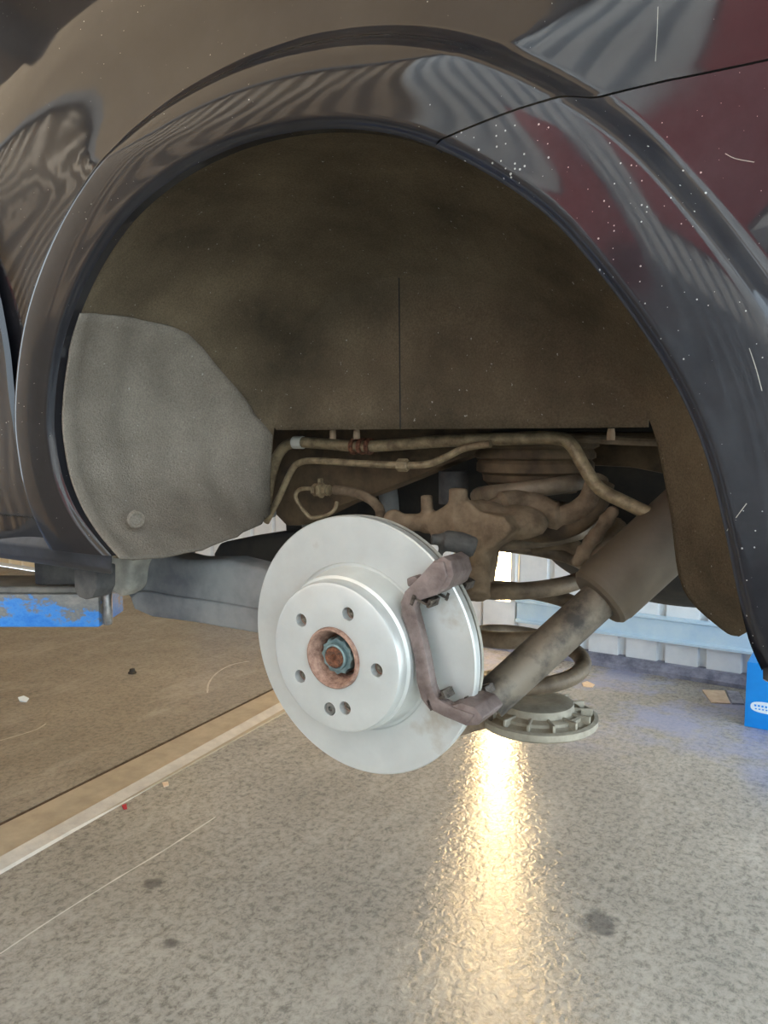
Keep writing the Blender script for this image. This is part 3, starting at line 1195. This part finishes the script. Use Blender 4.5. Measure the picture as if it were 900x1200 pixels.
add_tube(bm, catmull([at(214, 622, 0.26), at(228, 628, 0.26), at(242, 622, 0.26), at(300, 606, 0.27), at(322, 600, 0.27)], 6), [0.014] * 8 + [0.016] * 6 + [0.009] * 11, 12)
cast('brake_cable_bracket', bm, M['arm'], car, 0.005, 2)
obj('inner_arm', pxprism([(248, 662), (249, 648), (256, 636), (300, 627), (345, 622), (420, 640), (420, 690), (300, 680)], 0.36, 0.12, 0.012, 3), M['dark'], car, ang=50)

# ------------------------------------------------------------------ underbody seen through the liner opening
bm = bmesh.new()
add_box(bm, (-1.45, 0.215, 1.235), (1.1, 1.62, 1.28))
obj('floor_pan', bm, M['dark'], car, ang=None)
obj('far_side_panel', box((-1.45, 1.60, 1.03), (1.1, 1.64, 2.0), 0.01), M['paint'], car)
obj('frame_rail', pxprism([(290, 492), (560, 492), (560, 530), (520, 545), (480, 562), (440, 578), (400, 592), (352, 616), (335, 616), (310, 590)], 0.335, 0.05, 0.005), M['brown_dark'], car)
obj('rear_crossmember', pxprism([(325, 490), (830, 490), (830, 690), (700, 660), (560, 636), (480, 640), (420, 650), (335, 640)], 0.56, 0.08, 0.01), M['dark'], car)
obj('side_member', pxprism([(540, 506), (800, 506), (800, 560), (740, 548), (680, 545), (560, 543)], 0.44, 0.04, 0.006), M['brown_dark'], car)
obj('upper_link', tube([at(452, 560, 0.42), at(456, 590, 0.42), at(457, 625, 0.42)], 0.017, 16), M['arm'], car)
obj('bump_stop', tube([at(532, 552, 0.36), at(532, 590, 0.36)], 0.024, 20, 1), M['rubber'], car)
bm = bmesh.new()
ico(bm, Vector((0.20, 0.85, 1.03)), 1, 4, (0.30, 0.34, 0.14))
add_box(bm, (-0.10, 0.55, 1.05), (0.50, 1.15, 1.24))
tub = cast('spare_wheel_well', bm, M['dark'], car, 0.02, 4)
# pipes
TP = dict(seg=12, n=8)
p1 = obj('fuel_pipe', tube([at(312, 590, 0.262), at(318, 556, 0.262), at(328, 530, 0.262), at(344, 519, 0.262), at(380, 520, 0.262), at(430, 523, 0.262), at(520, 517, 0.262), at(600, 514, 0.262), at(648, 513, 0.262), at(668, 520, 0.262),
                            at(684, 546, 0.262), at(702, 572, 0.262), at(735, 590, 0.262), at(778, 610, 0.262)], 0.0088, **TP), M['pipe'], car)
for xx in (415, 424, 433):
    c = at(xx, 523, 0.262)
    obj('pipe_clamp', lathe([(0.0085, -0.003), (0.0125, -0.003), (0.013, 0), (0.0125, 0.003), (0.0085, 0.003)], frame(c, (1, 0, -0.02)), 20), M['rust_dark'], p1)
obj('white_sleeve', lathe([(0.0086, -0.009), (0.0102, -0.009), (0.0102, 0.009), (0.0086, 0.009)], frame(at(350, 518.5, 0.262), (1, 0, 0)), 20), M['white_tag'], p1)
p2 = obj('brake_pipe', tube([at(312, 612, 0.25), at(326, 585, 0.25), at(342, 551, 0.25), at(352, 542, 0.25), at(370, 540, 0.25), at(420, 543, 0.25), at(468, 545, 0.25), at(500, 544, 0.25), at(522, 536, 0.25), at(545, 525, 0.25), at(575, 520, 0.25)], 0.0052, **TP), M['pipe'], car)
c = at(473, 545, 0.25)
obj('union_nut', lathe([(0.005, -0.010), (0.0095, -0.009), (0.0095, 0.006), (0.007, 0.009), (0.005, 0.009)], frame(c, (1, 0, 0)), 6), M['pipe'], p2, ang=20)
p3 = obj('rear_pipe', tube([at(655, 512, 0.30), at(700, 515, 0.30), at(775, 518, 0.30)], 0.006, 10), M['brown_dust'], car)
hose = obj('brake_hose', tube([at(392, 574, 0.255), at(415, 577, 0.255), at(435, 586, 0.25), at(445, 598, 0.24), at(444, 610, 0.22), at(434, 622, 0.2)], 0.0075, 14), M['brown_dust'], car)
bm = bmesh.new()
cA, cB = at(368, 574, 0.255), at(396, 575, 0.255)
ax = (cB - cA)
add_lathe(bm, [(0, 0), (0.010, 0), (0.010, 0.007), (0.006, 0.0075), (0.006, 0.011), (0.0125, 0.0115), (0.0125, 0.017), (0.008, 0.018), (0.009, 0.026), (0.007, 0.0265), (0.009, 0.031), (0, 0.031)], frame(cA, ax), 6, False)
add_box(bm, (-0.003, 0.010, -0.004), (0.003, 0.016, 0.018), frame(cA, ax))
obj('hose_fitting', bm, M['pipe'], hose, ang=20)
obj('thin_line', tube([at(370, 573, 0.255), at(354, 573, 0.255), at(347, 578, 0.255), at(348, 587, 0.255), at(360, 603, 0.258), at(367, 607, 0.26), at(384, 603, 0.265), at(392, 597, 0.27), at(395, 588, 0.275)], 0.0032, 8), M['pipe'], hose)
obj('bumper_tube', tube([at(362, 596, 0.40), at(361, 640, 0.40)], 0.012, 14, 1), M['lift_blue'], car)

# knuckle casting
bm = bmesh.new()
K = 0.17
add_prism(bm, [at(x, y, K) for x, y in ((494, 606), (512, 598), (524, 590), (548, 588), (562, 600), (590, 606), (600, 622), (584, 636), (568, 650), (561, 690), (552, 668), (540, 650), (520, 645), (505, 630))], (0, 0.05, 0))
add_tube(bm, [at(500, 580, K + .01), at(502, 625, K + .01)], 0.0085, 12)
add_tube(bm, [at(537, 572, K + .01), at(537, 620, K + .01)], 0.0125, 14)
add_tube(bm, [at(462, 612, K), at(520, 612, K + .02)], 0.012, 14)
ico(bm, at(462, 610, K), 0.016)
ico(bm, at(570, 605, K + .04), 0.030, 2, (1.1, 1, .7))
ico(bm, at(605, 612, K + .06), 0.034, 2, (1.3, 1, .7))
add_tube(bm, [at(560, 640, K + .02), at(560, 700, K - .02)], 0.016, 14)
cast('wheel_knuckle', bm, M['brown_dust'], car, 0.0035, 1)
bm = bmesh.new()
add_tube(bm, [at(520, 633, 0.10), at(540, 636, 0.11), at(556, 642, 0.12)], 0.013, 14)
add_tube(bm, [at(518, 640, 0.10), at(513, 660, 0.10)], 0.004, 8)
add_tube(bm, [at(505, 632, 0.09), at(520, 632, 0.10)], 0.007, 12)
cast('guide_pin_boot', bm, M['rubber'], car, 0.003, 2)
# upper link sweeping back round the spring, and the loom behind it
obj('upper_control_arm', tube([at(556, 612, 0.22), at(585, 594, 0.25), at(620, 592, 0.28), at(655, 606, 0.28), at(688, 590, 0.29), at(700, 560, 0.31)], [0.014] * 9 + [0.020] * 16 + [0.015] * 16, 16), M['brown_dust'], car)
obj('link_cover', tube([at(600, 618, 0.27), at(640, 622, 0.28), at(675, 612, 0.29), at(698, 590, 0.30), at(706, 566, 0.31)], 0.016, 14), M['brown_dark'], car)
bm = bmesh.new()
for q in range(7):
    f = q / 6
    ico(bm, at(718 - 40 * f, 600 + 56 * f, 0.27), 0.013 if q % 2 else 0.010, 1)
add_tube(bm, [at(722, 596, 0.27), at(672, 662, 0.27)], 0.007, 8)
cast('wiring_loom', bm, M['brown_dust'], car, 0.004, 1)
bm = bmesh.new()
ico(bm, at(700, 640, 0.30), 0.022, 2)
ico(bm, at(690, 656, 0.28), 0.014, 2)
add_tube(bm, [at(690, 650, 0.28), at(730, 615, 0.32)], 0.016, 12)
cast('toe_link', bm, M['brown_dust'], car, 0.005, 2)
bm = bmesh.new()
add_tube(bm, catmull([at(624, 640, 0.33), at(660, 636, 0.33), at(690, 655, 0.33), at(695, 680, 0.33)], 6), 0.011, 12)
obj('stabiliser_bar', bm, M['brown_dust'], car)
obj('disc_shield', lathe([(0.05, 0.020), (0.146, 0.020), (0.147, 0.018), (0.148, 0.022), (0.146, 0.0225), (0.05, 0.0225)], D, 96), M['alloy_dusty'], car)
bm = bmesh.new()
add_lathe(bm, [(0, 0.022), (0.055, 0.022), (0.055, 0.06), (0.035, 0.09), (0.02, 0.14), (0, 0.14)], D, 32, False)
obj('wheel_bearing', bm, M['dark'], car)

# ------------------------------------------------------------------ lift
tip = at(116, 716, 0.03)
lift = empty('car_lift', (tip.x - rt.x * 1.05, tip.y - rt.y * 1.05, 0))
tag(lift, 'worn blue car lift with a rubber pad under the car sill', 'car lift')
Rl = Matrix.Translation((tip.x, tip.y, 0)) @ Matrix((rt, Vector((-rt.y, rt.x, 0)), Vector((0, 0, 1)))).transposed().to_4x4()
zt, zb = at(60, 697, 0.0).z, at(60, 742, 0.0).z
zt, zb = CAM.z - (700 - 513) / 900 * 1.13, CAM.z - (741 - 513) / 900 * 1.13
obj('lift_arm', box((-1.4, 0.0, zb), (0.0, 0.11, zt), 0.004, 2, Rl), M['lift_blue'], lift)
obj('arm_top_plate', box((-0.5, 0.004, zt), (-0.002, 0.106, zt + 0.010), 0.002, 1, Rl), M['lift_grey'], lift)
obj('end_pin', lathe([(0, zb + 0.002), (0.006, zb + 0.002), (0.0075, zb + 0.006), (0.0075, zt + 0.002), (0.005, zt + 0.006), (0, zt + 0.006)], Rl @ Matrix.Translation((0.0085, 0.012, 0)) @ Matrix.Rotation(math.pi / 2, 4, 'X'), 20, False), M['steel'], lift)
obj('rubber_pad', box((-0.105, 0.02, zt + 0.010), (-0.03, 0.095, 1.034), 0.004, 2, Rl), M['rubber'], lift)
for yy in (0.012, 0.078):
    for sg in (-1, 1):
        bm = bmesh.new()
        add_prism(bm, [Rl @ Vector((-1.05 - 0.32 * sg - 0.03, yy, 0.014)), Rl @ Vector((-1.05 - 0.32 * sg + 0.03, yy, 0.014)), Rl @ Vector((-1.05 + 0.32 * sg + 0.03, yy, zb)), Rl @ Vector((-1.05 + 0.32 * sg - 0.03, yy, zb))], Rl.to_3x3() @ Vector((0, 0.02, 0)))
        obj('scissor_leg', bm, M['lift_blue'], lift, ang=None)
obj('lift_base', box((-1.5, -0.02, 0.0), (-0.6, 0.13, 0.016), 0.003, 1, Rl), M['steel'], lift)

# ------------------------------------------------------------------ box, scraps, boards
bl = atz(872, 851, 0)
bx = tag(empty('parts_box', (bl.x + 0.1, bl.y + 0.1, 0)), 'bright blue cardboard box with a white oval logo beside the back wall rail', 'box')
bh = at(872, 775, bl.y).z
obj('carton', box((bl.x, bl.y, 0.0), (bl.x + 0.42, bl.y + 0.30, bh), 0.004, 2), M['box'], bx)
lc = at(892, 829, bl.y)
bm = bmesh.new()
pts = [(lc.x + 0.035 + 0.075 * math.copysign(abs(math.cos(t)) ** 0.7, math.cos(t)), bl.y - 0.0015, lc.z + 0.024 * math.copysign(abs(math.sin(t)) ** 0.7, math.sin(t))) for t in [2 * math.pi * k / 40 for k in range(40)]]
add_prism(bm, pts, (0, 0.002, 0))
obj('logo', bm, M['box_white'], bx, ang=None)
bm = bmesh.new()
for k in range(9):
    x = lc.x - 0.026 + 0.0135 * k
    add_box(bm, (x, bl.y - 0.0022, lc.z + 0.001), (x + 0.008, bl.y - 0.001, lc.z + 0.009))
    add_box(bm, (x + 0.003, bl.y - 0.0022, lc.z - 0.011), (x + 0.010, bl.y - 0.001, lc.z - 0.006))
obj('logo_print', bm, M['box'], bx, ang=None)


def flat_scrap(name, pix, th, mat, label, cat, lift_=0.0005):
    o = obj(name, prism([atz(x, y, lift_) for x, y in pix], (0, 0, th)), mat, ang=None)
    return tag(o, label, cat)


flat_scrap('card_sleeve', [(823, 809), (849, 810), (856, 825), (834, 824)], 0.004, M['card'], 'beige card sleeve lying flat beside the blue box', 'card')
flat_scrap('film_wrapper', [(851, 810), (866, 812), (872, 826), (858, 825)], 0.006, M['plastic_film'], 'crumpled grey film wrapper between card sleeve and blue box', 'wrapper')
flat_scrap('dry_leaf', [(682, 801), (688, 799), (697, 803), (694, 806), (684, 805)], 0.004, M['card'], 'small tan scrap on the floor beyond the spring seat', 'scrap')
flat_scrap('paper_scrap', [(21, 818), (28, 816), (34, 819), (31, 823), (23, 822)], 0.004, M['box_white'], 'small white paper scrap on the brown floor slab', 'scrap')
flat_scrap('paper_scrap', [(72, 948), (78, 945), (81, 949), (76, 953)], 0.004, M['box_white'], 'tiny white crumb on the grey floor beside the pale strip edge', 'scrap')
flat_scrap('red_scrap', [(143, 945), (148, 943), (149, 948), (145, 949)], 0.004, M['red'], 'tiny red scrap beside the pale strip edge', 'scrap')
flat_scrap('paper_scrap', [(190, 918), (197, 917), (198, 921), (192, 923)], 0.004, M['card'], 'tiny pale chip on the grey floor near the middle of the strip', 'scrap')
nc_ = atz(155, 789, 0)
T = Matrix.Translation((nc_.x, nc_.y, 0.0005)) @ Matrix.Rotation(math.pi / 2, 4, 'X')
tag(obj('rubber_plug', lathe([(0, 0.0), (0.020, 0.0), (0.021, 0.006), (0.015, 0.010), (0.013, 0.022), (0.006, 0.024), (0, 0.024)], T, 20, False), M['dark']), 'small black rubber plug lying on the brown floor slab', 'plug')
# unseen red boards added on the wall opposite for red reflections in the paintwork
for i, (x0, x1, za, zb_, lb) in enumerate(((-1.75, -1.35, 1.4, 2.9, 'narrow upright red board added for its reflection, on the ribbed wall across the yard'), (-0.75, 0.35, 2.3, 3.5, 'wide red board added for its reflection, high on the ribbed wall across the yard'))):
    tag(obj('reflection_board', box((x0, YO + 0.035, za), (x1, YO + 0.075, zb_), 0.004), M['red']), lb, 'board')


def floor_mark(pix, w, mat):
    pts = catmull([atz(x, y, 0) for x, y in pix], 6)
    vs, fs = [], []
    for i, q in enumerate(pts):
        t = (pts[min(i + 1, len(pts) - 1)] - pts[max(i - 1, 0)]).normalized()
        n = Vector((-t.y, t.x, 0)) * w * (0.5 + 0.5 * random.random())
        vs += [(q.x - n.x, q.y - n.y, 0.0006), (q.x + n.x, q.y + n.y, 0.0006)]
    for i in range(len(pts) - 1):
        fs.append((2 * i, 2 * i + 1, 2 * i + 3, 2 * i + 2))
    return obj('scrape_mark', (vs, fs), mat, None, ang=None)


for pix, w, fl_ in (([(0, 1118), (60, 1078), (130, 1034), (190, 998), (252, 958)], 0.0035, 'floor'), ([(243, 812), (245, 800), (255, 788), (272, 779), (292, 775)], 0.006, 'floor_slab'),
                    ([(0, 868), (40, 856), (54, 848)], 0.004, 'floor_slab')):
    o = floor_mark(pix, w, M['strip_edge'])
    o.parent = bpy.data.objects[fl_]
for pix in ([(852, 622), (863, 606), (875, 590)], [(878, 408), (886, 432), (893, 458)], [(771, 8), (770, 40), (768, 72)], [(850, 180), (862, 186), (884, 190)]):
    pts = []
    for x, y in pix:
        q = at(x, y, -0.13)
        for _ in range(4):
            q = at(x, y, body_y(float(lip_d(np.array([(q.x, q.z)]))[0]), q.x, q.z))
        pts.append(q)
    o = obj('scratch', tube(pts, 0.0003, 5, 3), M['alloy_dusty'], None)
    put(o, bumper if pix[0][1] > 100 else quarter)
